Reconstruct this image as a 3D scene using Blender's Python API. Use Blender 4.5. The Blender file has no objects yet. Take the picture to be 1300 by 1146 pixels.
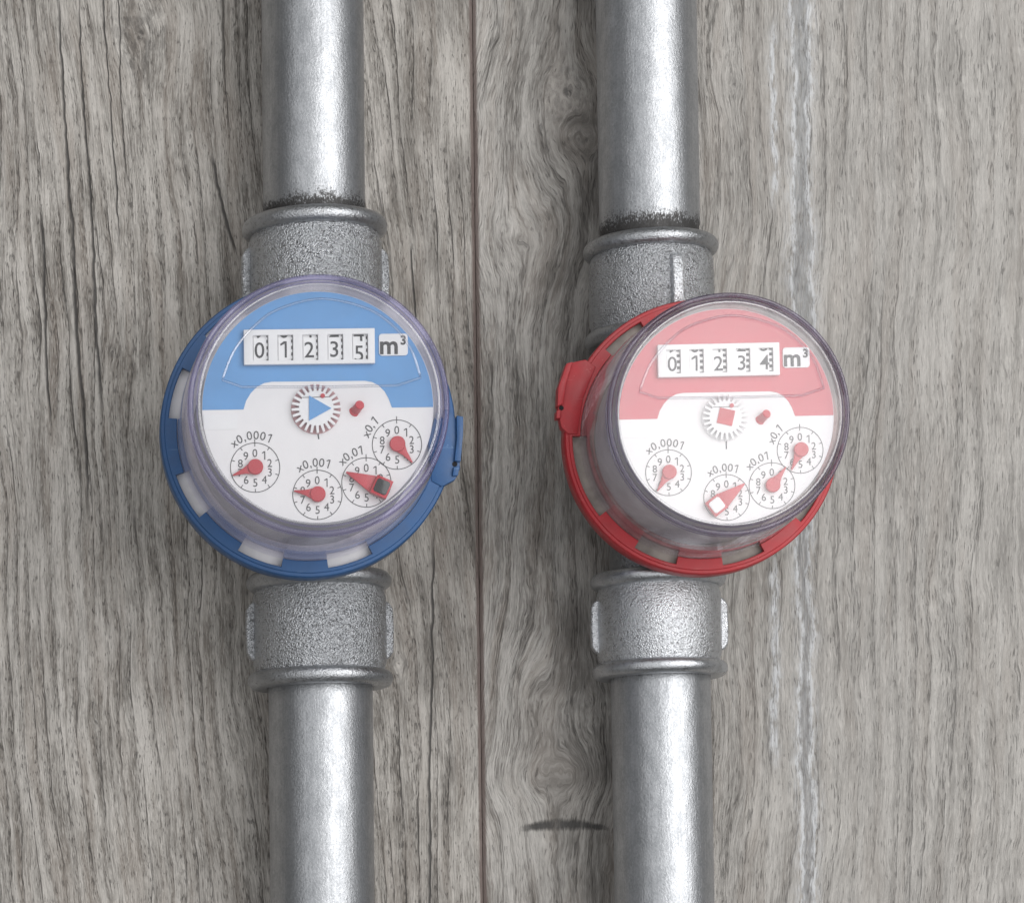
import bpy, bmesh, math, random
from mathutils import Matrix, Vector
from math import sin, cos, pi, radians, hypot, atan2

# ------------------------------------------------------------------ units
# lengths are written in "u": one pixel of the 1300 px wide photograph at pipe-axis level
U = 0.00025                       # metres per u
AX = 92.0                         # pipe axis above the wood
D = 3800.0                        # lens above the pipe axes
FX, FY = 80.0, 1250.0            # foot of the lens on the photograph

def at(px, py, z):
    """photo pixel -> world (u) at height z above the wood"""
    f = (D - (z - AX)) / D
    return (FX + (px - FX) * f - 650.0, 573.0 - (FY + (py - FY) * f), z)

sc = bpy.context.scene
col = sc.collection

# ------------------------------------------------------------------ camera
cam = bpy.data.cameras.new('camera')
co = bpy.data.objects.new('camera', cam); col.objects.link(co)
co.location = ((FX - 650) * U, (573 - FY) * U, (AX + D) * U)
cam.sensor_width = 36.0
cam.lens = 36.0 * D / 1300.0
cam.shift_x = (650 - FX) / 1300.0
cam.shift_y = (FY - 573) / 1300.0
cam.clip_start = 0.01; cam.clip_end = 50
sc.camera = co

# ------------------------------------------------------------------ light
wd = bpy.data.worlds.new('World'); sc.world = wd; wd.use_nodes = True
bg = wd.node_tree.nodes['Background']
bg.inputs[0].default_value = (0.97, 0.98, 1.0, 1); bg.inputs[1].default_value = 0.09

def softbox(name, loc, target, sx, sy, power, colour=(1, 1, 1)):
    l = bpy.data.lights.new(name, 'AREA'); l.shape = 'RECTANGLE'; l.size = sx; l.size_y = sy
    l.energy = power; l.color = colour
    o = bpy.data.objects.new(name, l); col.objects.link(o)
    o.location = loc
    o.rotation_euler = (Vector(target) - Vector(loc)).to_track_quat('-Z', 'Y').to_euler()
    return o
softbox('ceiling_softbox', (0.0, 0.05, 1.45), (0.0, 0.0501, 0.0), 3.6, 3.0, 25.0, (0.985, 0.99, 1.0))
softbox('key_softbox', (0.84, 0.24, 1.10), (0.84, 0.2401, 0.0), 1.44, 1.20, 13.0, (1.0, 0.99, 0.98))
sc.view_settings.view_transform = 'Standard'
sc.view_settings.look = 'None'
sc.view_settings.exposure = 0.10
sc.view_settings.gamma = 1.0
sc.cycles.transparent_max_bounces = 24
sc.cycles.max_bounces = 10

# ------------------------------------------------------------------ node helper
class S:
    """a socket with arithmetic"""
    def __init__(s, g, k): s.g = g; s.k = k
    def _m(s, op, o=None, r=False): return s.g.math(op, *( (o, s) if r else (s, o) ))
    def __add__(s, o): return s._m('ADD', o)
    __radd__ = __add__
    def __mul__(s, o): return s._m('MULTIPLY', o)
    __rmul__ = __mul__
    def __sub__(s, o): return s._m('SUBTRACT', o)
    def __rsub__(s, o): return s._m('SUBTRACT', o, True)
    def __truediv__(s, o): return s._m('DIVIDE', o)
    def __rtruediv__(s, o): return s._m('DIVIDE', o, True)
    def pow(s, o): return s._m('POWER', o)
    def abs(s): return s.g.math('ABSOLUTE', s)
    def max(s, o): return s._m('MAXIMUM', o)
    def min(s, o): return s._m('MINIMUM', o)

class G:
    def __init__(g, name):
        g.m = bpy.data.materials.new(name); g.m.use_nodes = True
        g.t = g.m.node_tree; g.N = g.t.nodes; g.L = g.t.links
        g.out = next(n for n in g.N if n.type == 'OUTPUT_MATERIAL')
        g.b = next(n for n in g.N if n.type == 'BSDF_PRINCIPLED')
    def plug(g, sock, v):
        if isinstance(v, S): g.L.new(v.k, sock)
        elif isinstance(v, (int, float)): sock.default_value = v
        elif hasattr(v, 'is_output'): g.L.new(v, sock)
        else: sock.default_value = v if len(v) == 4 or len(sock.default_value) == 3 else (*v, 1)
    def math(g, op, *a):
        n = g.N.new('ShaderNodeMath'); n.operation = op
        for i, v in enumerate(a):
            if v is not None: g.plug(n.inputs[i], v)
        return S(g, n.outputs[0])
    def coords(g):
        tc = g.N.new('ShaderNodeTexCoord'); sp = g.N.new('ShaderNodeSeparateXYZ')
        g.L.new(tc.outputs['Object'], sp.inputs[0])
        return tuple(S(g, sp.outputs[i]) * (1 / U) for i in range(3))
    def noise(g, x, y, z=0.0, detail=2.0, rough=0.5, dist=0.0):
        c = g.N.new('ShaderNodeCombineXYZ')
        for i, v in enumerate((x, y, z)): g.plug(c.inputs[i], v)
        n = g.N.new('ShaderNodeTexNoise'); n.inputs['Scale'].default_value = 1.0
        n.inputs['Detail'].default_value = detail; n.inputs['Roughness'].default_value = rough
        n.inputs['Distortion'].default_value = dist
        g.L.new(c.outputs[0], n.inputs['Vector'])
        return S(g, n.outputs['Fac'])
    def step(g, v, a, b, lo=0.0, hi=1.0):
        n = g.N.new('ShaderNodeMapRange'); n.interpolation_type = 'SMOOTHSTEP'
        g.plug(n.inputs[0], v)
        for i, q in enumerate((a, b, lo, hi)): g.plug(n.inputs[1 + i], q)
        return S(g, n.outputs[0])
    def mix(g, f, a, b):
        n = g.N.new('ShaderNodeMix'); n.data_type = 'RGBA'
        g.plug(n.inputs[0], f); g.plug(n.inputs[6], a); g.plug(n.inputs[7], b)
        return n.outputs[2]
    def bump(g, h, strength=1.0, dist=1.0):
        n = g.N.new('ShaderNodeBump'); n.inputs['Strength'].default_value = strength
        n.inputs['Distance'].default_value = dist * U
        g.plug(n.inputs['Height'], h)
        g.L.new(n.outputs[0], g.b.inputs['Normal'])
    def set(g, **k):
        for a, v in k.items(): g.plug(g.b.inputs[a.replace('_', ' ')], v)
        return g

# ------------------------------------------------------------------ materials
def plastic(name, c, rough=0.4, bump=0.25, scale=6.0, spec=0.5, var=0.10):
    g = G(name); x, y, z = g.coords()
    n = g.noise(x / scale, y / scale, z / scale, 3.0, 0.6)
    m = g.noise(x / 45, y / 45, z / 45, 3.0, 0.6)
    dk = tuple(v * (1 - var) for v in c); lt = tuple(min(1, v * (1 + var)) for v in c)
    g.set(Base_Color=g.mix(g.step(m, .3, .7), dk, lt), Roughness=g.step(m, .3, .7, rough - .06, rough + .08))
    g.set(Specular_IOR_Level=spec)
    if bump: g.bump(n, 0.6, bump)
    return g.m

def worn_plastic(name, c, pale, rough=0.45):
    """moulded plastic with dust specks and faint rub marks"""
    g = G(name); x, y, z = g.coords()
    m = g.noise(x / 40, y / 40, z / 40, 4.0, 0.6)
    sp = g.step(g.noise(x / 3.0, y / 3.0, z / 3.0, 2.0, 0.6), .67, .76) * g.step(g.noise(x / 60, y / 60, z / 60, 2), .45, .62)
    sc_ = g.step(g.noise(x / 50, y / 4, z / 9, 2.0), .66, .76) * 0.30
    c2 = g.mix(g.step(m, .3, .7), tuple(v * .88 for v in c), tuple(min(1, v * 1.1) for v in c))
    g.set(Base_Color=g.mix((sp * .75 + sc_ * 1.3).min(0.75), c2, pale), Roughness=g.step(m, .3, .7, rough - .08, rough + .1))
    g.bump(g.noise(x / 5, y / 5, z / 5, 3.0, 0.6), 0.5, 0.3)
    return g.m

def clear(name, face, edge, rough=0.02, f0=0.045, haze=0.0, hazecol=(1, 1, 1), power=2.0):
    """thin clear plastic wall: Fresnel gloss over a tinted pass-through, deeper tint where the sight line is long"""
    g = G(name); N, L = g.N, g.L
    lw = N.new('ShaderNodeLayerWeight'); lw.inputs['Blend'].default_value = 0.5
    fc = S(g, lw.outputs['Facing'])
    F = f0 + (1 - f0) * fc.pow(5.0)
    tr = N.new('ShaderNodeBsdfTransparent'); g.plug(tr.inputs[0], g.mix(fc.pow(power), face, edge))
    gl = N.new('ShaderNodeBsdfGlossy'); gl.inputs['Roughness'].default_value = rough; gl.inputs[0].default_value = (1, 1, 1, 1)
    mx = N.new('ShaderNodeMixShader'); g.plug(mx.inputs[0], F); L.new(tr.outputs[0], mx.inputs[1]); L.new(gl.outputs[0], mx.inputs[2])
    last = mx
    if haze:
        df = N.new('ShaderNodeBsdfDiffuse'); df.inputs[0].default_value = (*hazecol, 1)
        m2 = N.new('ShaderNodeMixShader'); m2.inputs[0].default_value = haze
        L.new(mx.outputs[0], m2.inputs[1]); L.new(df.outputs[0], m2.inputs[2]); last = m2
    L.new(last.outputs[0], g.out.inputs['Surface'])
    N.remove(g.b)
    return g.m

def galvanised(name, seed, tone=1.0):
    g = G(name); x, y, z = g.coords()          # y runs along the pipe from the threaded end
    s = seed
    ang = g.math('ARCTAN2', x, z) * 64.0
    streak = g.noise(ang / 3.0, y / 120, s, 4.0, 0.6)
    mott = g.noise(x / 14, y / 26, z / 14 + s, 4.0, 0.65)
    fine = g.noise(x / 2.4, y / 3.6, z / 2.4 + s, 3.0, 0.7)
    # black thread grime creeping out of the coupling
    gr = g.noise(ang / 5.0, y / 9.0, s + 3, 4.0, 0.75)
    gm = g.noise(ang / 40.0, 0.0, s + 8, 2.0)
    gf = g.noise(ang / 2.2, y / 3.5, s + 4, 3.0, 0.7)
    reach = g.step(gm, .35, .65, 9.0, 30.0)
    grime = g.step(gr * .45 + gf * .55 - y / (reach * 5.0), .36, .52) * g.step(y, 0.0, 34.0, 1.0, 0.0)
    nicks = g.step(g.noise(ang / 2.5, y / 7.0, s + 5, 2.0, 0.6), .735, .77)
    v = (streak * .22 + mott * .38 + fine * .40)
    c = g.mix(g.step(v, .36, .64), tuple(q * tone for q in (.36, .372, .388)), tuple(q * tone for q in (.53, .542, .56)))
    c = g.mix((grime * .85 + nicks * .5).min(.92), c, (.045, .040, .036))
    g.set(Base_Color=c, Metallic=0.92, Roughness=g.step(v, .3, .7, .43, .33) + grime * .3)
    g.bump(streak * .12 + fine * .8 + mott * .7, 0.6, 1.0)
    return g.m

def cast_iron(name, seed, rough_amt=1.0, tone=1.0, base_rough=.27):
    g = G(name); x, y, z = g.coords()
    a = g.noise(x / 2.3, y / 2.3, z / 2.3 + seed, 2.0, 0.6)
    b = g.noise(x / 6, y / 6, z / 6 + seed, 2.0, 0.6)
    d = g.noise(x / 50, y / 50, z / 50 + seed, 3.0, 0.6)
    pit = g.step(a * .6 + b * .4, .33, .50)
    c = g.mix(pit, tuple(q * tone * (1 + (1 - rough_amt) * .8) for q in (.20, .20, .205)), tuple(q * tone for q in (.56, .575, .595)))
    c = g.mix(g.step(d, .55, .75) * .35, c, (.20, .20, .20))
    g.set(Base_Color=c, Metallic=0.92, Roughness=g.step(d, .3, .7, base_rough - .05, base_rough + .10))
    g.bump(a * 1.2 + b * .5, 1.0, 2.5 * rough_amt)
    return g.m

# ---- wood: oak grain drawn along y, bent round knots, pores in rows along the growth rings, cracks and chalky checks
def wood(name, seed, light, dark, line, knots=(), slant=0.0, checks=(), period=24.0, ring_amt=1.0, edge=None, cool=None, dashes=(), slits=(), wav=1.0, dark_band=None, pore=.55, plen=11.0):
    g = G(name); x, y, z = g.coords()
    w1 = g.noise(x / 260, y / 620, seed, 2.0, 0.5) - .5
    w2 = g.noise(x / 70, y / 190, seed + 5, 2.0, 0.5) - .5
    w3 = g.noise(x / 14, y / 26, seed + 8, 1.0, 0.5) - .5
    psi = x + w1 * 70 + w2 * 18 * wav + w3 * 4.0 * wav + y * slant
    kmask = None
    for (kx, kyy, a, sy, dk) in knots:
        dx = x - kx + w2 * 10; dy = (y - kyy) / sy
        r2 = (dx * dx + dy * dy) / (a * a)
        psi = psi - dx * (1.0 / (1.0 + r2)) * 0.82
        if dk:
            m = (g.step(r2 + w3 * .12, .0, .05, dk, 0.0) * g.step(g.noise(x / 5, y / 8, seed + kx, 3.0, .7), .36, .55)).max(
                g.step(r2, .1, 2.2, dk * .55, 0.0) * g.step(g.noise(x / 9, y / 17, seed + 2 + kx, 3.0, .65), .40, .62))
            kmask = m if kmask is None else kmask.max(m)
    broad = g.noise(psi / 70, y / 700, seed + 11, 2.0, 0.55)
    strk = g.noise(psi / 9, y / 300, seed + 13, 5.0, 0.66)
    fibre = g.noise(psi / 1.7, y / 34, seed + 17, 4.0, 0.72)
    blot = g.noise(psi / 42, y / 120, seed + 61, 3.0, 0.6)
    dash = g.noise(psi / 1.5, y / plen, seed + 19, 1.0, 0.5)
    region = g.noise(psi / 90, y / 330, seed + 23, 2.0, 0.55)
    ph = psi / period + (broad - .5) * 3.0 + (strk - .5) * .35
    t = g.math('FRACT', ph)
    late = g.step(t, .30, .93) * g.step(t, .95, 1.0, 1.0, 0.0)
    rmask = g.step(region, .38, .60, .25, 1.0)
    ring = late * rmask
    # thin dark line where one year's growth meets the next
    brk = g.step(g.noise(psi / 9, y / 170, seed + 31, 3.0, .65), .44, .58)
    line_ = g.step((t - .945).abs(), .0, .055, 1.0, 0.0) * brk * rmask * ring_amt
    thr = .66 - ring * .12
    pores = g.step(dash, thr, thr + .085)
    v = strk * .36 + fibre * .40 + blot * .24 - ring * .05
    c = g.mix(g.step(v, .385, .585), dark, light)
    warm = g.noise(psi / 26, y / 260, seed + 47, 2.0, .6)
    c = g.mix(g.step(warm, .44, .70) * .38, c, (.285, .235, .195))
    if cool:
        c = g.mix(g.step(x + w2 * 160, cool[0], cool[1]) * cool[2], c, cool[3])
    c = g.mix(g.step(dash, .44, .30) * .30, c, tuple(min(1, q * 1.28) for q in light))
    dk_ = (pores * pore).max(line_ * .80)
    h = fibre * 1.8 - pores * .9 - line_ * 1.2 + strk * .7
    if kmask is not None:
        dk_ = dk_.max(kmask); h = h - kmask * .6
    for (ax, ay, bx, by, wid) in dashes:        # single cracks given by their two ends
        tt = ((y - ay) / (by - ay))
        cx = ax + tt * (bx - ax) + w2 * 14 + w3 * 6
        dd = (x - cx) / (wid * (0.3 + region * 1.4))
        inside = g.step(tt, 0.0, .15) * g.step(tt, .85, 1.0, 1.0, 0.0)
        k = g.step(dd, -2.2, -.2) * g.step(dd, .35, 1.0, 1.0, 0.0) * inside * g.step(fibre, .28, .46, .35, 1.0)
        dk_ = dk_.max(k * .9); h = h - k * 1.4
    for (ax, ay, hw, cv, wid) in slits:         # short curved split across the grain
        dx = (x - ax) / hw
        dd = (y - ay + dx * dx * cv + w3 * 4).abs() / (wid * (1.0 - dx * dx).max(0.05))
        k = g.step(dd + (fibre - .5) * 1.6, .35, 1.5, 1.0, 0.0) * g.step(dx.abs() + (blot - .5) * .5, .6, .95, 1.0, 0.0) * g.step(strk, .3, .5, .55, 1.0)
        dk_ = dk_.max(k * .9); h = h - k * 1.2
    if dark_band:                                  # darker tone in a soft band along the board
        c = g.mix(g.step((x - dark_band[0] + w2 * 90).abs(), dark_band[1] * .3, dark_band[1], dark_band[2], 0.0) * g.step(blot, .30, .62, 1.0, .35), c, tuple(q * .62 for q in dark))
    c = g.mix(dk_, c, line)
    for (cx0, wid, amp, y0, y1, pale, grey) in checks:   # weathered splits with chalky lips
        cx = cx0 + (g.noise(y / 150, 0.0, seed + cx0, 3.0, .6) - .5) * amp
        wv = wid * (0.2 + 1.6 * g.noise(y / 90, 3.0, seed + cx0 + 1, 2.0))
        dd = (x - cx + w3 * 9 + w2 * 6).abs()
        ins = g.step(y, y0, y0 + 60) * g.step(y, y1 - 60, y1, 1.0, 0.0)
        br = g.step(g.noise(x / 4.5, y / 22, seed + 53, 3.0, .7), .36, .60)
        core = g.step(dd - wv, -1.5, 1.5, 1.0, 0.0) * ins
        lip = g.step((dd - wv).abs(), 0.8, 4.6, 1.0, 0.0) * ins * br
        rim = g.step(dd, wv, wv * 2.0 + 9.0, 1.0, 0.0) * ins * br
        c = g.mix(rim * .45, c, pale)
        c = g.mix(core * (g.step(fibre, .36, .60) * .62 + .12), c, grey)
        c = g.mix(lip * .9, c, pale)
        h = h - core * .9 + lip * .4
    if edge:                                   # raw brown edge of the board along a joint
        c = g.mix(g.step((x - edge).abs() + (fibre - .5) * 4, 2.5, 6.0, .88, 0.0), c, (.165, .125, .112))
    g.set(Base_Color=c, Roughness=g.step(v, .3, .7, .66, .54), Specular_IOR_Level=0.35)
    g.bump(h, 0.8, 1.5)
    return g.m

M = {}
M['white'] = plastic('white_plastic', (.80, .80, .80), .42, .1, var=.02)
M['dial_white'] = plastic('dial_face_white', (.80, .79, .79), .5, .05, var=.02)
M['ink'] = plastic('black_print', (.03, .03, .035), .5, 0)
M['grey_ink'] = plastic('dark_grey_print', (.05, .05, .055), .5, 0)
M['blue_face'] = plastic('blue_dial_print', (.105, .31, .62), .45, .06, var=.04)
M['red_face'] = plastic('red_dial_print', (.57, .085, .115), .45, .06, var=.04)
M['blue_ring'] = worn_plastic('blue_moulded_plastic', (.030, .105, .265), (.18, .30, .50), .42)
M['red_ring'] = worn_plastic('red_moulded_plastic', (.45, .026, .034), (.72, .30, .26), .42)
M['pointer_red'] = plastic('red_pointer_plastic', (.50, .030, .048), .35, .15)
M['pink'] = plastic('dusty_pink_plastic', (.50, .28, .29), .5, .1)
M['housing'] = plastic('grey_inner_plastic', (.72, .72, .74), .45, .1)
M['gasket_white'] = plastic('white_gasket', (.74, .73, .73), .5, .2)
M['gasket_dull'] = plastic('dull_metal_gasket', (.30, .27, .24), .5, .6, scale=9, var=.35)
M['dark_glass'] = plastic('smoked_black_plastic', (.03, .032, .034), .18, .5, scale=8)
M['hole'] = plastic('dark_recess', (.012, .012, .014), .8, 0)
M['brass'] = cast_iron('dull_meter_body_metal', 31.0, .6, .55)
M['lens_blue'] = clear('clear_lavender_plastic', (.988, .988, .992), (.82, .80, .90))
M['rim_blue'] = clear('lavender_rim_plastic', (.86, .85, .94), (.42, .39, .60), rough=.06, haze=.08, hazecol=(.50, .48, .70))
M['lens_red'] = clear('clear_grey_plastic', (.988, .985, .988), (.84, .80, .85))
M['rim_red'] = clear('smoky_rim_plastic', (.78, .75, .83), (.26, .22, .32), rough=.04, haze=.03, hazecol=(.40, .37, .50))
M['ridge'] = clear('moulded_line_plastic', (.96, .96, .97), (.22, .22, .30), rough=.10, f0=.13)

# ------------------------------------------------------------------ mesh helper
class MB:
    def __init__(s): s.v = []; s.f = []
    def add(s, v, f, mat=None):
        b = len(s.v)
        s.v += [tuple(mat @ Vector(p)) if mat else tuple(p) for p in v]
        s.f += [tuple(b + i for i in q) for q in f]
        return s
    def build(s, name, m, parent=None, loc=None, ang=35, bevel=0, seg=2, smooth=True):
        me = bpy.data.meshes.new(name)
        me.from_pydata([(a * U, b * U, c * U) for a, b, c in s.v], [], s.f)
        bm = bmesh.new(); bm.from_mesh(me)
        bmesh.ops.remove_doubles(bm, verts=bm.verts, dist=1e-7)
        bmesh.ops.recalc_face_normals(bm, faces=bm.faces)
        if bevel:
            es = [e for e in bm.edges if len(e.link_faces) == 2 and e.calc_face_angle(0) > radians(50)]
            bmesh.ops.bevel(bm, geom=es, offset=bevel * U, segments=seg, profile=.5, affect='EDGES', clamp_overlap=True)
        bm.to_mesh(me); bm.free()
        if smooth:
            me.shade_smooth(); me.set_sharp_from_angle(angle=radians(ang))
        me.materials.append(m)
        o = bpy.data.objects.new(name, me); col.objects.link(o)
        if parent: o.parent = parent
        if loc: o.location = [q * U for q in loc]
        return o

def lathe(prof, seg=96, closed=True, axis='z'):
    v = []; f = []; n = len(prof)
    for i in range(seg):
        a = 2 * pi * i / seg
        for r, z in prof:
            p = (r * cos(a), r * sin(a), z)
            if axis == 'y': p = (r * sin(a), z, r * cos(a))
            v.append(p)
    for i in range(seg):
        j = (i + 1) % seg
        for k in range(n if closed else n - 1):
            l = (k + 1) % n
            f.append((i * n + k, j * n + k, j * n + l, i * n + l))
    if not closed:
        f.append(tuple(i * n for i in range(seg))); f.append(tuple(i * n + n - 1 for i in range(seg)))
    return v, f

def prism(pts, z0, z1):
    n = len(pts)
    v = [(x, y, z0) for x, y in pts] + [(x, y, z1) for x, y in pts]
    f = [tuple(range(n))[::-1], tuple(range(n, 2 * n))] + [(i, (i + 1) % n, n + (i + 1) % n, n + i) for i in range(n)]
    return v, f

def box(x0, y0, z0, x1, y1, z1): return prism([(x0, y0), (x1, y0), (x1, y1), (x0, y1)], z0, z1)
def circle(r, n=32, cx=0, cy=0): return [(cx + r * cos(2 * pi * i / n), cy + r * sin(2 * pi * i / n)) for i in range(n)]
def disc_prism(r, z0, z1, n=32, cx=0, cy=0): return prism(circle(r, n, cx, cy), z0, z1)
def annulus(r0, r1, z, n=64, cx=0, cy=0):
    v = [(cx + r * cos(2 * pi * i / n), cy + r * sin(2 * pi * i / n), z) for i in range(n) for r in (r0, r1)]
    return v, [(2 * i, 2 * i + 1, 2 * ((i + 1) % n) + 1, 2 * ((i + 1) % n)) for i in range(n)]
def sheet(pts, z): return [(x, y, z) for x, y in pts], [tuple(range(len(pts)))]
def bar(p, q, w, z):
    (x0, y0), (x1, y1) = p, q; l = hypot(x1 - x0, y1 - y0); nx, ny = -(y1 - y0) / l * w / 2, (x1 - x0) / l * w / 2
    return sheet([(x0 + nx, y0 + ny), (x0 - nx, y0 - ny), (x1 - nx, y1 - ny), (x1 + nx, y1 + ny)], z)

def tube(path, r, seg=8, closed=True, flat=1.0):
    """bead laid along a flat closed path (x, y) at z = 0"""
    n = len(path); v = []; f = []
    for i, p in enumerate(path):
        a, b = path[i - 1], path[(i + 1) % n]
        t = Vector((b[0] - a[0], b[1] - a[1])).normalized(); nx, ny = -t.y, t.x
        for k in range(seg):
            w = 2 * pi * k / seg
            v.append((p[0] + nx * r * cos(w), p[1] + ny * r * cos(w), r * flat * sin(w)))
    for i in range(n):
        j = (i + 1) % n
        for k in range(seg):
            l = (k + 1) % seg
            f.append((i * seg + k, j * seg + k, j * seg + l, i * seg + l))
    return v, f

_tc = {}
def glyphs(s, size, bold=0.0):
    """flat outline of a string as (verts, faces), centred on its own box; size is the cap height in u"""
    key = (s, size, bold)
    if key in _tc: return _tc[key]
    if s == '1':                                  # a one with a proper flag
        b = .045 + bold * .6
        k = size / 0.73
        v = [(x * k, y * k, 0) for x, y in ((.02 - b + .05, -.365), (.02 + b + .05, -.365), (.02 + b + .05, .365), (-.015 - b + .05, .365), (-.19, .24), (-.19 + b * .5, .24 - b * 1.7), (.02 - b + .05, .365 - b * 2.2))]
        _tc[key] = (v, [(0, 1, 2, 6), (6, 2, 3), (6, 3, 4, 5)], .4 * k)
        return _tc[key]
    cu = bpy.data.curves.new('text', 'FONT'); cu.body = s; cu.size = 1.0; cu.offset = bold; cu.resolution_u = 4
    ob = bpy.data.objects.new('text', cu); col.objects.link(ob)
    me = ob.evaluated_get(bpy.context.evaluated_depsgraph_get()).to_mesh()
    v = [tuple(p.co) for p in me.vertices]; f = [tuple(p.vertices) for p in me.polygons]
    ob.evaluated_get(bpy.context.evaluated_depsgraph_get()).to_mesh_clear()
    bpy.data.objects.remove(ob); bpy.data.curves.remove(cu)
    k = size / 0.73
    xs = [p[0] for p in v]; cx = (min(xs) + max(xs)) / 2
    v = [((p[0] - cx) * k, p[1] * k - size / 2, 0) for p in v]
    _tc[key] = (v, f, (max(xs) - min(xs)) * k)
    return _tc[key]

def put_text(mb, s, size, x, y, z, rot=0.0, bold=0.0, sx=1.0):
    v, f, _ = glyphs(s, size, bold)
    mb.add([(a * sx, b, c) for a, b, c in v], f, Matrix.Translation((x, y, z)) @ Matrix.Rotation(rot, 4, 'Z'))

def tag(o, label=None, cat=None, group=None, kind=None):
    for k, q in (('label', label), ('category', cat), ('group', group), ('kind', kind)):
        if q: o[k] = q
    return o

# ------------------------------------------------------------------ wooden surface
JX, JY, _ = at(606.3, 528, 0)                     # the joint between the two boards
TILT = radians(0.70)
surf = MB().add(*box(-2600, -2600, -40, 2600, 2600, -22)).build('wooden_surface', G('dark_subfloor').set(Base_Color=(.03, .026, .024, 1), Roughness=.9).m, smooth=False)
tag(surf, 'weathered grey wooden boards lying behind the pipes and meters', kind='structure')

def wl(px, py):                                   # photo pixel on the wood -> board coordinates
    x, y, _ = at(px, py, 0); x -= JX; y -= JY
    return x * cos(-TILT) - y * sin(-TILT), x * sin(-TILT) + y * cos(-TILT)

k1 = wl(176, 44); k2 = wl(722, 118); k3 = wl(745, 178); k4 = wl(932, 108); k5 = wl(700, 985); k6 = wl(507, 842); k7 = wl(142, 446); k8 = wl(690, 880)
def crack(p, q, w): return (*wl(*p), *wl(*q), w)
PALE = (.68, .69, .70)
left_wood = wood('grey_oak_grain', 3.0, (.620, .588, .545), (.205, .188, .168), (.050, .047, .045),
    knots=((k1[0], k1[1], 34, 1.5, .8), (k6[0], k6[1], 10, 1.2, .75), (k7[0], k7[1], 6, 1.3, .85)), slant=.055, period=19.0, edge=-.5, wav=.8, dark_band=(-45.0, 100, .40),
    dashes=(crack((70, -60), (118, 700), 1.9), crack((98, -40), (132, 560), 1.5), crack((130, -60), (152, 330), 1.1), crack((150, -60), (160, 240), 1.0), crack((520, 300), (536, 470), 1.6), crack((550, 640), (545, 1250), 1.6),
            crack((270, 190), (300, 330), 2.2), crack((52, 250), (66, 560), 1.6)))
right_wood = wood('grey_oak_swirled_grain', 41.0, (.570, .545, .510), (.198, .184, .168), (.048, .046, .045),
    knots=((k2[0], k2[1], 40, 1.1, .7), (k3[0], k3[1], 30, .8, .55), (k4[0], k4[1], 12, 1.3, .6), (k5[0], k5[1], 60, .6, .10), (k8[0], k8[1], 34, 1.4, .12), (*wl(748, 890), 46, 1.0, .22), (*wl(655, 300), 60, 1.0, 0)), slant=-.03, period=27.0, ring_amt=.55, edge=.5, wav=1.1, pore=.40, plen=19.0, dark_band=(wl(745, 0)[0] + 8, 120, .62),
    cool=(230.0, 480.0, .40, (.45, .435, .412)),
    checks=((wl(1020, 300)[0], 11.0, 30.0, wl(0, 720)[1], wl(0, -200)[1], PALE, (.25, .255, .26)),
            (wl(985, 300)[0], 1.0, 26.0, wl(0, 290)[1], wl(0, 20)[1], PALE, (.30, .30, .30)),
            (wl(1020, 800)[0], 8.0, 40.0, wl(0, 1300)[1], wl(0, 640)[1], PALE, (.22, .22, .225)),
            (wl(982, 800)[0], 1.5, 26.0, wl(0, 1000)[1], wl(0, 700)[1], PALE, (.36, .36, .355))),
    slits=((*wl(714, 1046), 70, 9, 6.5),))
plain_wood = wood('grey_oak_outer_board', 77.0, (.55, .53, .49), (.24, .225, .205), (.050, .048, .046))
W = 760.0
def board(x0, x1, m):
    sec = [(x0 + .35, -22), (x0 + .35, -3.2), (x0 + .8, -2.6), (x0 + 4.6, -.7), (x0 + 6.5, 0), (x1 - 6.5, 0), (x1 - 4.6, -.7), (x1 - .8, -2.6), (x1 - .35, -3.2), (x1 - .35, -22)]
    n = len(sec); v = [(x, y, z) for y in (-1900, 1900) for x, z in sec]
    f = [tuple(range(n)), tuple(range(2 * n - 1, n - 1, -1))] + [(i, (i + 1) % n, n + (i + 1) % n, n + i) for i in range(n)]
    o = MB().add(v, f).build('plank', m, surf, ang=30)
    o.location = (JX * U, JY * U, 0); o.rotation_euler.z = TILT
    return o
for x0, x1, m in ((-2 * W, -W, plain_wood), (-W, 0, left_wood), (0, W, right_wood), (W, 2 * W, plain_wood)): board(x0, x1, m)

# ------------------------------------------------------------------ pipes and couplings
def place_along(o, p, q, z):
    """origin at photo pixel p, local +y pointing to photo pixel q, both at height z"""
    a = Vector(at(*p, z)); b = Vector(at(*q, z))
    o.location = a * U; o.rotation_euler.z = atan2(b.y - a.y, b.x - a.x) - pi / 2

def pipe(p, q, r, z, m, label):
    L = 1500.0
    prof = [(r - 8, -34), (r - 3.5, -34), (r - 1.2, -2), (r, 3)] + [(r, L * k / 8) for k in range(1, 8)] + [(r, L), (r - 8, L)]
    o = MB().add(*lathe(prof, 128, True, 'y')).build('steel_pipe', m)
    place_along(o, p, q, z)
    return tag(o, label, 'pipe', 'straight galvanised pipes')

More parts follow.
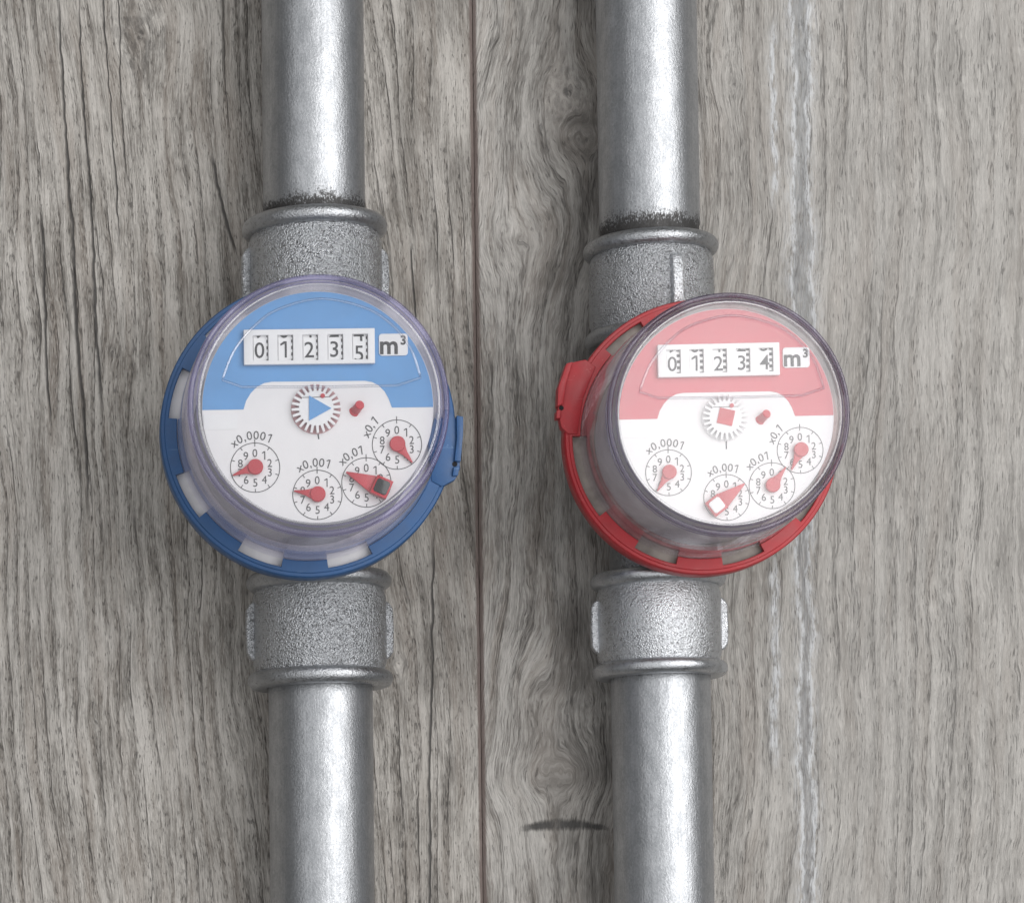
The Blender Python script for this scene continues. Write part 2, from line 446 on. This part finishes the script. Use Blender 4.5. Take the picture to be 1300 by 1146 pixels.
def coupling(p, q, s, z, roll, seed, label, smooth=1.0, tone=1.0, rib_tone=None):
    t = bpy.data.objects.new('pipe_coupling', None); col.objects.link(t)
    place_along(t, p, q, z); t.scale = (s, s, s)
    mi = cast_iron('cast_coupling_iron_%d' % seed, seed, 1.0 * smooth, tone)
    mr = cast_iron('cast_rim_iron_%d' % seed, seed + 4, .30 * smooth, tone * .86, .32)
    mb_ = cast_iron('worn_rib_iron_%d' % seed, seed + 2, .6, rib_tone, .34) if rib_tone else None
    H = 73.0                                     # half length, rims included
    body = [(66, -H + 12), (80, -H + 12), (81.5, -H + 22), (84.5, -H + 32), (85, 0), (84.5, H - 32), (81.5, H - 22), (80, H - 12), (66, H - 12)]
    MB().add(*lathe(body, 128, True, 'y')).build('body', mi, t)
    for sg in (-1, 1):
        c = H - 11
        rim = [(66, -8), (70, -10.5), (80, -10.8)] + [(81.5 + 10.5 * cos(a), 10.8 * sin(a)) for a in [radians(-75 + 15 * k) for k in range(11)]] + [(80, 10.8), (70, 10.5), (66, 8)]
        MB().add(*lathe([(r, sg * c + y) for r, y in rim], 128, True, 'y')).build('end_rim', mr, t)
        # raised rib on the side of the casting
        w = MB(); pts = []
        for (y, r) in ((-39, 82), (-34, 89.5), (-27, 93.5), (0, 94.5), (27, 93.5), (34, 89.5), (39, 82), (20, 78), (-20, 78)): pts.append((r, y))
        n = len(pts); hw = 8.0
        v = [(r * 1.0, y, h) for h in (-hw, hw) for r, y in pts]
        f = [tuple(range(n)), tuple(range(2 * n - 1, n - 1, -1))] + [(i, (i + 1) % n, n + (i + 1) % n, n + i) for i in range(n)]
        w.add(v, f)
        o = w.build('rib', mb_ if rib_tone else mi, t, bevel=3.0, seg=3)
        o.rotation_euler.y = radians(roll) + (pi if sg < 0 else 0)
    return tag(t, label, 'coupling', 'cast iron pipe couplings')

RS = 0.935                                        # everything on the red meter's run is a little smaller
AZ = AX * RS
pipe((398.6, 268), (396.2, -40), 64.5, AX, galvanised('galvanised_steel_a', 2.0), 'upper galvanised steel pipe rising from the coupling above the blue meter')
pipe((406.8, 857), (409.2, 1146), 66.0, AX, galvanised('galvanised_steel_b', 12.0), 'lower galvanised steel pipe leaving the coupling below the blue meter')
pipe((824.6, 291), (819.4, -40), 63.0, AZ, galvanised('galvanised_steel_c', 22.0), 'upper galvanised steel pipe rising from the coupling above the red meter')
pipe((838.3, 849), (843.6, 1146), 62.3, AZ, galvanised('galvanised_steel_d', 33.0, 1.03), 'lower galvanised steel pipe leaving the coupling below the red meter')
coupling((400, 353), (399, 253), 1.0, AX, 4, 1, 'rough cast iron coupling with side ribs joining the upper pipe to the blue meter', 1.0, 1.0)
coupling((405.5, 801), (407, 901), 1.0, AX, -3, 2, 'rough dark cast iron coupling with side ribs directly below the blue meter', 1.0, .98)
coupling((827, 374), (825, 274), RS * .985, AZ, -78, 3, 'cast iron coupling with a rib facing up, above the red meter', .9, .9, 1.45)
coupling((836.5, 794), (838.5, 894), RS * .985, AZ, 2, 5, 'smoother brighter cast iron coupling with side ribs directly below the red meter', .5, 1.12)

# ------------------------------------------------------------------ water meters
HD = 140.0                                        # dial above the top of the ring
KD = (D - (225 + HD - AX)) / D                    # u per photo pixel on the blue dial
KF = (D - (225 - AX)) / D                         # u per photo pixel on the blue ring
TH = radians(0.75)
def dp(px, py):                                   # photo pixel on the blue dial -> dial coordinates
    x, y = (px - 403) * KD, -(py - 520) * KD
    return x * cos(TH) + y * sin(TH), -x * sin(TH) + y * cos(TH)

def dials(spec):
    return spec

def water_meter(loc, scale, rot, colour, label, pointers, special, flow, wheel_shift, tick_w, tab, slots, gasket, gear_ground, port):
    cn = colour
    t = bpy.data.objects.new('water_meter', None); col.objects.link(t)
    t.location = [q * U for q in loc]; t.rotation_euler.z = rot; t.scale = (scale,) * 3
    tag(t, label, 'water meter', 'water meters on the pipes')
    ring_m = M[cn + '_ring']; face_m = M[cn + '_face']
    # metal body below the plastic ring, with its two threaded ports
    zb = loc[2] / scale
    b = MB().add(*lathe([(0.01, -zb + 26), (92, -zb + 26), (112, -zb + 44), (118, -70), (140, -44), (140, -20), (0.01, -20)], 96, False))
    for sg in (-1, 1):
        b.add(*lathe([(58, 0), (62, 2), (62, 168 if sg > 0 else 168), (54, 168)], 48, True, 'y'), Matrix.Translation((port, 0, -zb + AX)) @ (Matrix.Rotation(pi, 4, 'Z') if sg < 0 else Matrix()))
    b.build('body', M['brass'], t)
    # castellated ring
    A = []; n = 360
    edges = []
    for c, hw in slots: edges += [(c - hw) % 360, (c + hw) % 360]
    def in_slot(d): return any(abs((d - c + 180) % 360 - 180) < hw for c, hw in slots)
    samp = sorted(set([float(k) for k in range(0, 360, 2)] + edges))
    seq = []
    for d in samp:
        if d in edges:
            a, bb = in_slot(d - .01), in_slot(d + .01)
            seq += [(d, a), (d, bb)]
        else: seq.append((d, in_slot(d)))
    v = []
    for d, s_ in seq:
        ri = 171.0 if s_ else 160.5
        for r, z in ((ri, -9), (ri, -.9), (ri + .9, 0), (175.2, 0), (176, -1.6), (179.5, -1.6), (181, -3.4), (181.4, -30), (179, -33), (172, -33), (172, -9)):
            a = radians(d); v.append((r * cos(a), r * sin(a), z))
    m = 11; f = []
    for i in range(len(seq)):
        j = (i + 1) % len(seq)
        for k in range(m):
            l = (k + 1) % m
            f.append((i * m + k, j * m + k, j * m + l, i * m + l))
    rb = bpy.data.objects
    ring = MB().add(v, f).build('base_ring', ring_m, t, ang=40)
    for kind, pts, z0, z1 in tab:
        o = MB().add(*prism(pts, z0, z1)).build(kind, M['hole'] if kind == 'pin_hole' else ring_m, ring, bevel=0 if kind == 'pin_hole' else 1.0)
    # gasket seen through the slots
    MB().add(*lathe([(140, -12), (171.6, -12), (171.6, -22), (140, -22)], 128)).build('gasket', gasket, t)
    # housing that carries the dial
    MB().add(*lathe([(0.01, -20), (139.5, -20), (139.5, 40), (136.8, HD - 22), (136.8, HD - 3.2), (0.01, HD - 3.2)], 128, False)).build('dial_housing', M['housing'], t)
    # clear lens cup: wall, floor-less, with flat top
    zt = HD + 20
    cup = [(160, -8), (160, 20), (154.5, zt - 16), (151, zt - 9), (146, zt - 3.5), (140, zt), (.01, zt)]
    inn = [(.01, zt - 5), (138, zt - 5), (142, zt - 9), (146, zt - 14), (150.5, zt - 22), (156, 20), (156, -8)]
    lens = MB().add(*lathe(cup + inn, 160, False)).build('lens_cover', M['lens_' + cn], t, ang=28)
    rimp = [(150.3 + 3.3 * cos(a), zt - 7.0 + 5.0 * sin(a)) for a in [2 * pi * k / 18 for k in range(18)]]
    rim = MB().add(*lathe(rimp, 160)).build('lens_rim', M['rim_' + cn], lens)
    inner = [(140.6 + 1.6 * cos(a), zt + .2 + 1.3 * sin(a)) for a in [2 * pi * k / 10 for k in range(10)]]
    MB().add(*lathe(inner, 160)).build('lens_bead', M['ridge'], lens)
    for rr_, zz_ in ((153.3, zt - 15.5), (143.2, zt - 1.2)):
        MB().add(*lathe([(rr_ + .9 * cos(a), zz_ + .9 * sin(a)) for a in [2 * pi * k / 8 for k in range(8)]], 160)).build('lens_bead', M['rim_' + cn], lens)
    # moulded D-shaped line over the register
    P = []
    R = 136.0 * KD; cx, cy = dp(405, 521)
    a0 = math.asin((dp(278, 491)[1] - cy) / R) ; a1 = pi - a0
    e = dp(278, 489); f_ = dp(534, 486)
    arc = []
    import_c = (dp(278, 489), dp(293, 452), dp(318, 421), dp(350, 398), dp(405, 384.5), dp(462, 396), dp(497, 418), dp(521, 449), dp(534, 486))
    def spline(pts, k=8):
        out = []
        for i in range(len(pts) - 1):
            p0, p1, p2, p3 = pts[max(i - 1, 0)], pts[i], pts[i + 1], pts[min(i + 2, len(pts) - 1)]
            for q in range(k):
                u = q / k
                out.append(tuple(.5 * (2 * b_ + (c_ - a_) * u + (2 * a_ - 5 * b_ + 4 * c_ - d_) * u * u + (3 * b_ - a_ - 3 * c_ + d_) * u ** 3) for a_, b_, c_, d_ in zip(p0, p1, p2, p3)))
        return out + [pts[-1]]
    path = spline(list(import_c)) + [dp(503, 496), dp(405, 498), dp(304, 498)]
    k0 = (D - (225 + HD + 20 - AX)) / (D - (225 + HD - AX))
    path = [(x * k0 * .985, y * k0 * .985) for x, y in path]
    w = MB().add(*tube(path, 1.5, 8)); w.v = [(x, y, z + zt) for x, y, z in w.v]
    w.build('moulded_line', M['ridge'], lens)
    p2 = [(x * .82, (y - path[-2][1]) * .80 + path[-2][1] + 2) for x, y in path[:-3]]
    # dial plate and its coloured print
    dial = MB().add(*lathe([(.01, -3), (136.6, -3), (136.6, -.5), (136.1, 0), (.01, 0)], 160, False)).build('dial_plate', M['dial_white'], t, loc=(0, 0, HD))
    yl = dp(403, 520)[1]
    Rf = 136.0
    lo = -1.6 * KD
    a = math.asin(lo / Rf)
    top = [(Rf * cos(a + (pi - 2 * a) * i / 80), Rf * sin(a + (pi - 2 * a) * i / 80)) for i in range(81)]
    cut = [dp(308.8, 521.5), dp(312, 512), dp(318, 502), dp(326, 494), dp(335, 489.3), dp(344.6, 487.6), dp(462.6, 486.4), dp(472, 488), dp(480, 492), dp(488, 500), dp(493, 509), dp(497, 520)]
    cut = [(x, lo if i in (0, len(cut) - 1) else y) for i, (x, y) in enumerate(cut)]
    MB().add(*sheet(top + cut, .35)).build('colour_field', face_m, dial, smooth=False)
    # blank pale sticker on the left
    p, q = dp(258, 530), dp(301, 548)
    MB().add(*box(p[0], q[1], .1, q[0], p[1], .6)).build('blank_label', M['white'], dial)
    # alignment mark under the star wheel
    tk = MB().add(*bar(dp(402.8, 549.5), dp(404.3, 560.5) if cn == 'blue' else dp(402.8, 565), 1.5, .5))
    tk.build('index_mark', M['ink'], dial, smooth=False)
    # register frame with five openings
    xs = [320.2, 351.6, 383.3, 415.0, 446.4]
    fx0, fy1 = dp(308.5, 423.4); fx1, fy0 = dp(475, 465.6)
    wins = [(dp(x, 445)[0], dp(x + 19.6, 445)[0]) for x in xs]
    wy1 = dp(392, 429.4)[1]; wy0 = dp(392, 461.6)[1]
    gx = [fx0] + [q for w_ in wins for q in w_] + [fx1]; gy = [fy0, wy0, wy1, fy1]
    bm_v = []; bm_f = []
    fr = MB()
    for i in range(len(gx) - 1):
        for j in range(3):
            if j == 1 and i % 2 == 1: continue
            fr.add(*box(gx[i], gy[j], 1.0, gx[i + 1], gy[j + 1], 8.0))
    # weld the blocks into one plate: drop doubled inner walls
    keep = {}
    for q in fr.f:
        key = tuple(sorted(tuple(round(c, 3) for c in fr.v[i]) for i in q)); keep.setdefault(key, []).append(q)
    fr.f = [l[0] for l in keep.values() if len(l) == 1]
    frame = fr.build('register_frame', M['white'], t, loc=(0, 0, HD), bevel=.55, seg=2)
    MB().add(*box(fx0 + 2, fy0 + 2, .4, fx1 - 2, fy1 - 2, .95)).build('back_plate', M['housing'], frame, smooth=False)
    RW = 62.0; pitch = 25.2 * KD
    wc = (wy0 + wy1) / 2
    for k in range(5):
        x0, x1 = wins[k]; x0 += .9; x1 -= .7
        ang = [-.285 + .57 * i / 12 for i in range(13)]
        sec = [(RW * sin(a_), RW * cos(a_) - RW + 4.6) for a_ in ang]
        sec += [(sec[-1][0], .8), (sec[0][0], .8)]
        nn = len(sec)
        v = [(x, wc + y, z) for x in (x0, x1) for y, z in sec]
        f = [tuple(range(nn)), tuple(range(2 * nn - 1, nn - 1, -1))] + [(i, (i + 1) % nn, nn + (i + 1) % nn, nn + i) for i in range(nn)]
        wh = MB().add(v, f).build('digit_wheel', M['white'], t, loc=(0, 0, HD), ang=20)
        def wrap(mb, mname):
            bm = bmesh.new()
            vs = [bm.verts.new(p) for p in mb.v]
            for q in mb.f:
                try: bm.faces.new([vs[i] for i in q])
                except ValueError: pass
            bmesh.ops.triangulate(bm, faces=bm.faces)
            bmesh.ops.subdivide_edges(bm, edges=[e for e in bm.edges if e.calc_length() > 2.5], cuts=3, use_grid_fill=False)
            bmesh.ops.triangulate(bm, faces=bm.faces)
            bm.verts.index_update()
            o2 = MB()
            for vv in bm.verts:
                a_ = vv.co.y / RW
                o2.v.append((vv.co.x, wc + (RW + .35) * sin(a_), (RW + .35) * cos(a_) - RW + 4.6))
            o2.f = [tuple(q.index for q in fc.verts) for fc in bm.faces if True]
            # only what shows in the opening
            o2.f = [q for q in o2.f if all(abs(o2.v[i][1] - wc) < RW * .28 for i in q)]
            used = sorted({i for q in o2.f for i in q}); mp = {i: n_ for n_, i in enumerate(used)}
            o2.v = [o2.v[i] for i in used]; o2.f = [tuple(mp[i] for i in q) for q in o2.f]
            return o2
        d = MB(); xm = (wins[k][0] + wins[k][1]) / 2 - 1.2
        sh = wheel_shift[k] * KD
        for st in (-1, 0, 1):
            put_text(d, str((k + st) % 10), 20.5 * KD, xm, sh - st * pitch, 0, bold=.004, sx=.98)
        wrap(d, 'ink').build('numeral', M['ink'], wh, smooth=False)
        s2 = MB()
        for st in range(-4, 5):
            y = sh + st * pitch / 3.1 + 2
            s2.add(*sheet([(wins[k][1] - tick_w - .6, y - 1.9), (wins[k][1] - .6, y - 1.9), (wins[k][1] - .6, y + 1.9), (wins[k][1] - tick_w - .6, y + 1.9)], 0))
        wrap(s2, 'ink').build('tick_marks', M['ink'], wh, smooth=False)
    # unit plate
    p, q = dp(480.3, 427.2), dp(517.4, 454.6)
    rr = 4.0; pts = []
    for (cx_, cy_, s0) in ((q[0] - rr, q[1] + rr, 270), (q[0] - rr, p[1] - rr, 0), (p[0] + rr, p[1] - rr, 90), (p[0] + rr, q[1] + rr, 180)):
        for i in range(7):
            a_ = radians(s0 + 15 * i); pts.append((cx_ + rr * cos(a_), cy_ + rr * sin(a_)))
    up = MB().add(*prism(pts, .2, 2.2)).build('unit_plate', M['white'], t, loc=(0, 0, HD), bevel=.4)
    ut = MB(); ux, uy = (p[0] + q[0]) / 2, (p[1] + q[1]) / 2
    put_text(ut, 'm', 23.5 * KD, ux - 5.4, uy + .3, 2.5, bold=.025)
    put_text(ut, '3', 11.5 * KD, ux + 11.6, uy + 5.4, 2.5, bold=.035)
    ut.build('unit_text', M['ink'], up, smooth=False)
    # star wheel with the flow mark
    gx_, gy_ = dp(400.5, 522.5)
    MB().add(*disc_prism(31.5 * KD, .2, .9, 64, gx_, gy_)).build('wheel_recess', gear_ground, t, loc=(0, 0, HD))
    gw = MB(); NT = 24
    pts = []
    for i in range(NT):
        c = 2 * pi * i / NT + .05
        for da, r in ((-.085, 22 * KD), (-.05, 31.5 * KD), (.05, 31.5 * KD), (.085, 22 * KD)): pts.append((gx_ + r * cos(c + da), gy_ + r * sin(c + da)))
    gw.add(*prism(pts, 2.0, 5.2))
    star = gw.build('star_wheel', M['white'], t, loc=(0, 0, HD + 3.0), bevel=.3, seg=1)
    if flow == 'triangle':
        MB().add(*prism([dp(391.3, 507), dp(391.3, 538.6), dp(419.5, 523)], 5.1, 6.6)).build('flow_mark', face_m, star)
    else:
        c_, s_ = cos(radians(-14)), sin(radians(-14)); h = 9.8
        MB().add(*prism([(gx_ + (x * c_ - y * s_) * h, gy_ + (x * s_ + y * c_) * h) for x, y in ((-1, -1), (1, -1), (1, 1), (-1, 1))], 5.1, 6.6)).build('flow_mark', M['pointer_red'], star)
    MB().add(*bar((gx_ - 16, gy_ + 12.5), (gx_ + 16, gy_ + 12.8), .8, 5.45)).build('wheel_line', M['grey_ink'], star, smooth=False)
    MB().add(*disc_prism(2.6, 5.1, 7.5, 16, gx_ + 7.5, gy_ + 14)).build('wheel_stud', M['pointer_red'], star)
    # small upright pin
    px_, py_ = dp(450.3, 524.5)
    MB().add(*lathe([(.01, .2), (7.6, .2), (7.6, 2.8), (5.6, 4.2), (5.2, 17.5), (5.6, 18), (5.2, 19), (.01, 19)], 24, False), Matrix.Translation((px_, py_, 0)) @ Matrix.Rotation(radians(-20), 4, Vector((1, -1, 0)).normalized())) \
        .build('locating_pin', M['pointer_red'], t, loc=(0, 0, HD - 4.2))
    # four small scales with their pointers
    cs = [(323.5, 596.5, '0,0001', 131, 64), (402.6, 631, '0,001', 123, 71), (464.8, 615.3, '0,01', 139, 100), (503.6, 567.3, '0,1', 161, 133)]
    for k, (cx_, cy_, txt, t0, t1) in enumerate(cs):
        x, y = dp(cx_, cy_); r = 31.3 * KD
        s = MB().add(*annulus(r - .45, r + .45, .45, 72, x, y))
        for i in range(10):
            a_ = pi / 2 - i * pi / 5
            ro, ri = (r + 4.2, r - 4.2) if i == 0 else (r, r - 4.0)
            s.add(*bar((x + ri * cos(a_), y + ri * sin(a_)), (x + ro * cos(a_), y + ro * sin(a_)), .9, .55))
            put_text(s, str(i), 10.6 * KD, x + 19.6 * KD * cos(a_), y + 18.8 * KD * sin(a_), .5, bold=.0, sx=.95)
        sd = s.build('sub_dial', M['grey_ink'], t, loc=(0, 0, HD), smooth=False)
        l = MB(); full = 'x' + txt
        wts = [.55 if ch == ',' else 1.0 for ch in full]
        pos = [0.0]
        for i in range(1, len(full)): pos.append(pos[-1] + (wts[i - 1] + wts[i]) / 2)
        for ch, q in zip(full, pos):
            a_ = radians(t0 + (t1 - t0) * q / pos[-1] - .75)
            rr_ = 41.5 * KD
            put_text_base = -2.2 if ch == ',' else 0
            v, f, _ = glyphs(ch, 11.2 * KD)
            if ch == ',':
                ys = [p_[1] for p_ in v]
            l.add(v, f, Matrix.Translation((x + rr_ * cos(a_), y + rr_ * sin(a_), .5)) @ Matrix.Rotation((a_ - pi / 2) * .86, 4, 'Z'))
        l.build('scale_label', M['grey_ink'], sd, smooth=False)
        ang = pointers[k]
        if ang is None: continue
        a_ = radians(ang) - rot
        R3 = Matrix.Translation((x, y, 0)) @ Matrix.Rotation(a_, 4, 'Z')
        if k == special[0]:
            h0 = special[2]                       # large square-headed pointer
            z1 = 9.0
            pt = MB().add(*prism([(29 * KD, -.8), (29 * KD, .8), (-8, 10.5), (-8, -10.5)], 4.0, z1), R3) \
                     .add(*prism([(-7.9, -11.2), (-7.9, 11.2), (-28.5, 11.2), (-28.5, -11.2)], 3.0, h0), R3) \
                     .add(*disc_prism(5, .3, 4.5, 16), R3)
            po = pt.build('pointer', M['pointer_red'], t, loc=(0, 0, HD), bevel=.9)
            w = 8.2
            MB().add(*prism([(-18.2 - w, -w + 2), (-18.2 - w + 2, -w), (-18.2 + w - 2, -w), (-18.2 + w, -w + 2), (-18.2 + w, w - 2), (-18.2 + w - 2, w), (-18.2 - w + 2, w), (-18.2 - w, w - 2)], h0 - 2, h0 + 1.2), R3) \
                .build('square_inset', special[1], po, bevel=.6)
            tag(po, 'large square-headed red pointer')
        else:
            tip = 30.5 * KD
            pt = MB().add(*lathe([(.01, 7.5), (8.4, 7.5), (9.2, 6.6), (9.2, 1.8), (7.5, 1.8), (4, 1.6), (4, .3), (.01, .3)], 32, False), R3) \
                     .add(*prism([(tip, -.7), (tip, .7), (14, 3.4), (5.5, 6.8), (5.5, -6.8), (14, -3.4)], 2.2, 5.4), R3)
            pt.build('pointer', M['pointer_red'], t, loc=(0, 0, HD), bevel=.6)
    return t

def tb(px, py): return ((px - 391) * KF, -(py - 545) * KF)
KR = (D - (225 * RS - AX)) / D / RS
def tr(px, py): return ((px - 892) * KR, -(py - 554) * KR)
blue_tab = [('lug', [tb(*p) for p in ((556, 520), (573, 527), (580, 536), (583, 560), (583, 598), (577, 611), (560, 620), (547, 613), (543, 560))], -16, 1.6),
            ('lug_strip', [tb(*p) for p in ((579, 531), (587.5, 532.5), (587, 555), (583.5, 589.5), (575.5, 588.5), (579, 560))], -14, 7),
            ('lug_strip', [tb(*p) for p in ((574.5, 596), (582.5, 594.5), (580, 607), (573, 607.5))], -14, 6),
            ('pin_hole', circle(3.2, 12, *tb(576.5, 591.8)), 0, 2.2)]
red_tab = [('lug', [tr(*p) for p in ((723, 458), (745, 453.5), (758, 463), (741, 503), (733, 548), (721, 547), (713, 539), (709, 520), (709, 490))], -16, 2.0),
           ('lug_strip', [tr(*p) for p in ((720, 459), (728, 457), (720, 482), (715, 510), (707.5, 513), (709, 489))], -14, 7),
           ('lug_strip', [tr(*p) for p in ((706.5, 518.5), (711.5, 517), (711.5, 528), (706, 528))], -14, 6),
           ('pin_hole', circle(3.2, 12, *tr(713, 514.5)), 0, 2.6)]
slots_b = [(163.8, 10.8), (208.2, 10), (248.7, 9.6), (287.2, 9.6), (47, 10), (87, 10), (127, 10)]
slots_r = [(197.5, 19), (247.3, 10), (287.5, 9.7), (327.5, 9.7), (47, 10), (87, 10), (7, 10), (127, 10)]
water_meter(at(391, 545, 225), 1.0, TH, 'blue', 'round water meter with blue ring and blue upper dial, flow triangle in the middle',
            [200, 172, 156, 309], (2, M['dark_glass'], 15.0), 'triangle', [-1.6, -1.6, -1.8, -1.4, 18.0], 1.5, blue_tab, slots_b, M['gasket_white'], M['pink'], 22.0)
water_meter(at(892, 554, 225 * RS), RS, radians(1.2), 'red', 'round water meter with red ring and red upper dial, red diamond in the middle',
            [238, 37.7, 54, 245], (1, M['white'], 10.0), 'diamond', [-2.0, -2.2, -2.6, -2.2, -2.2], 3.8, red_tab, slots_r, M['gasket_dull'], M['white'], -38.0)
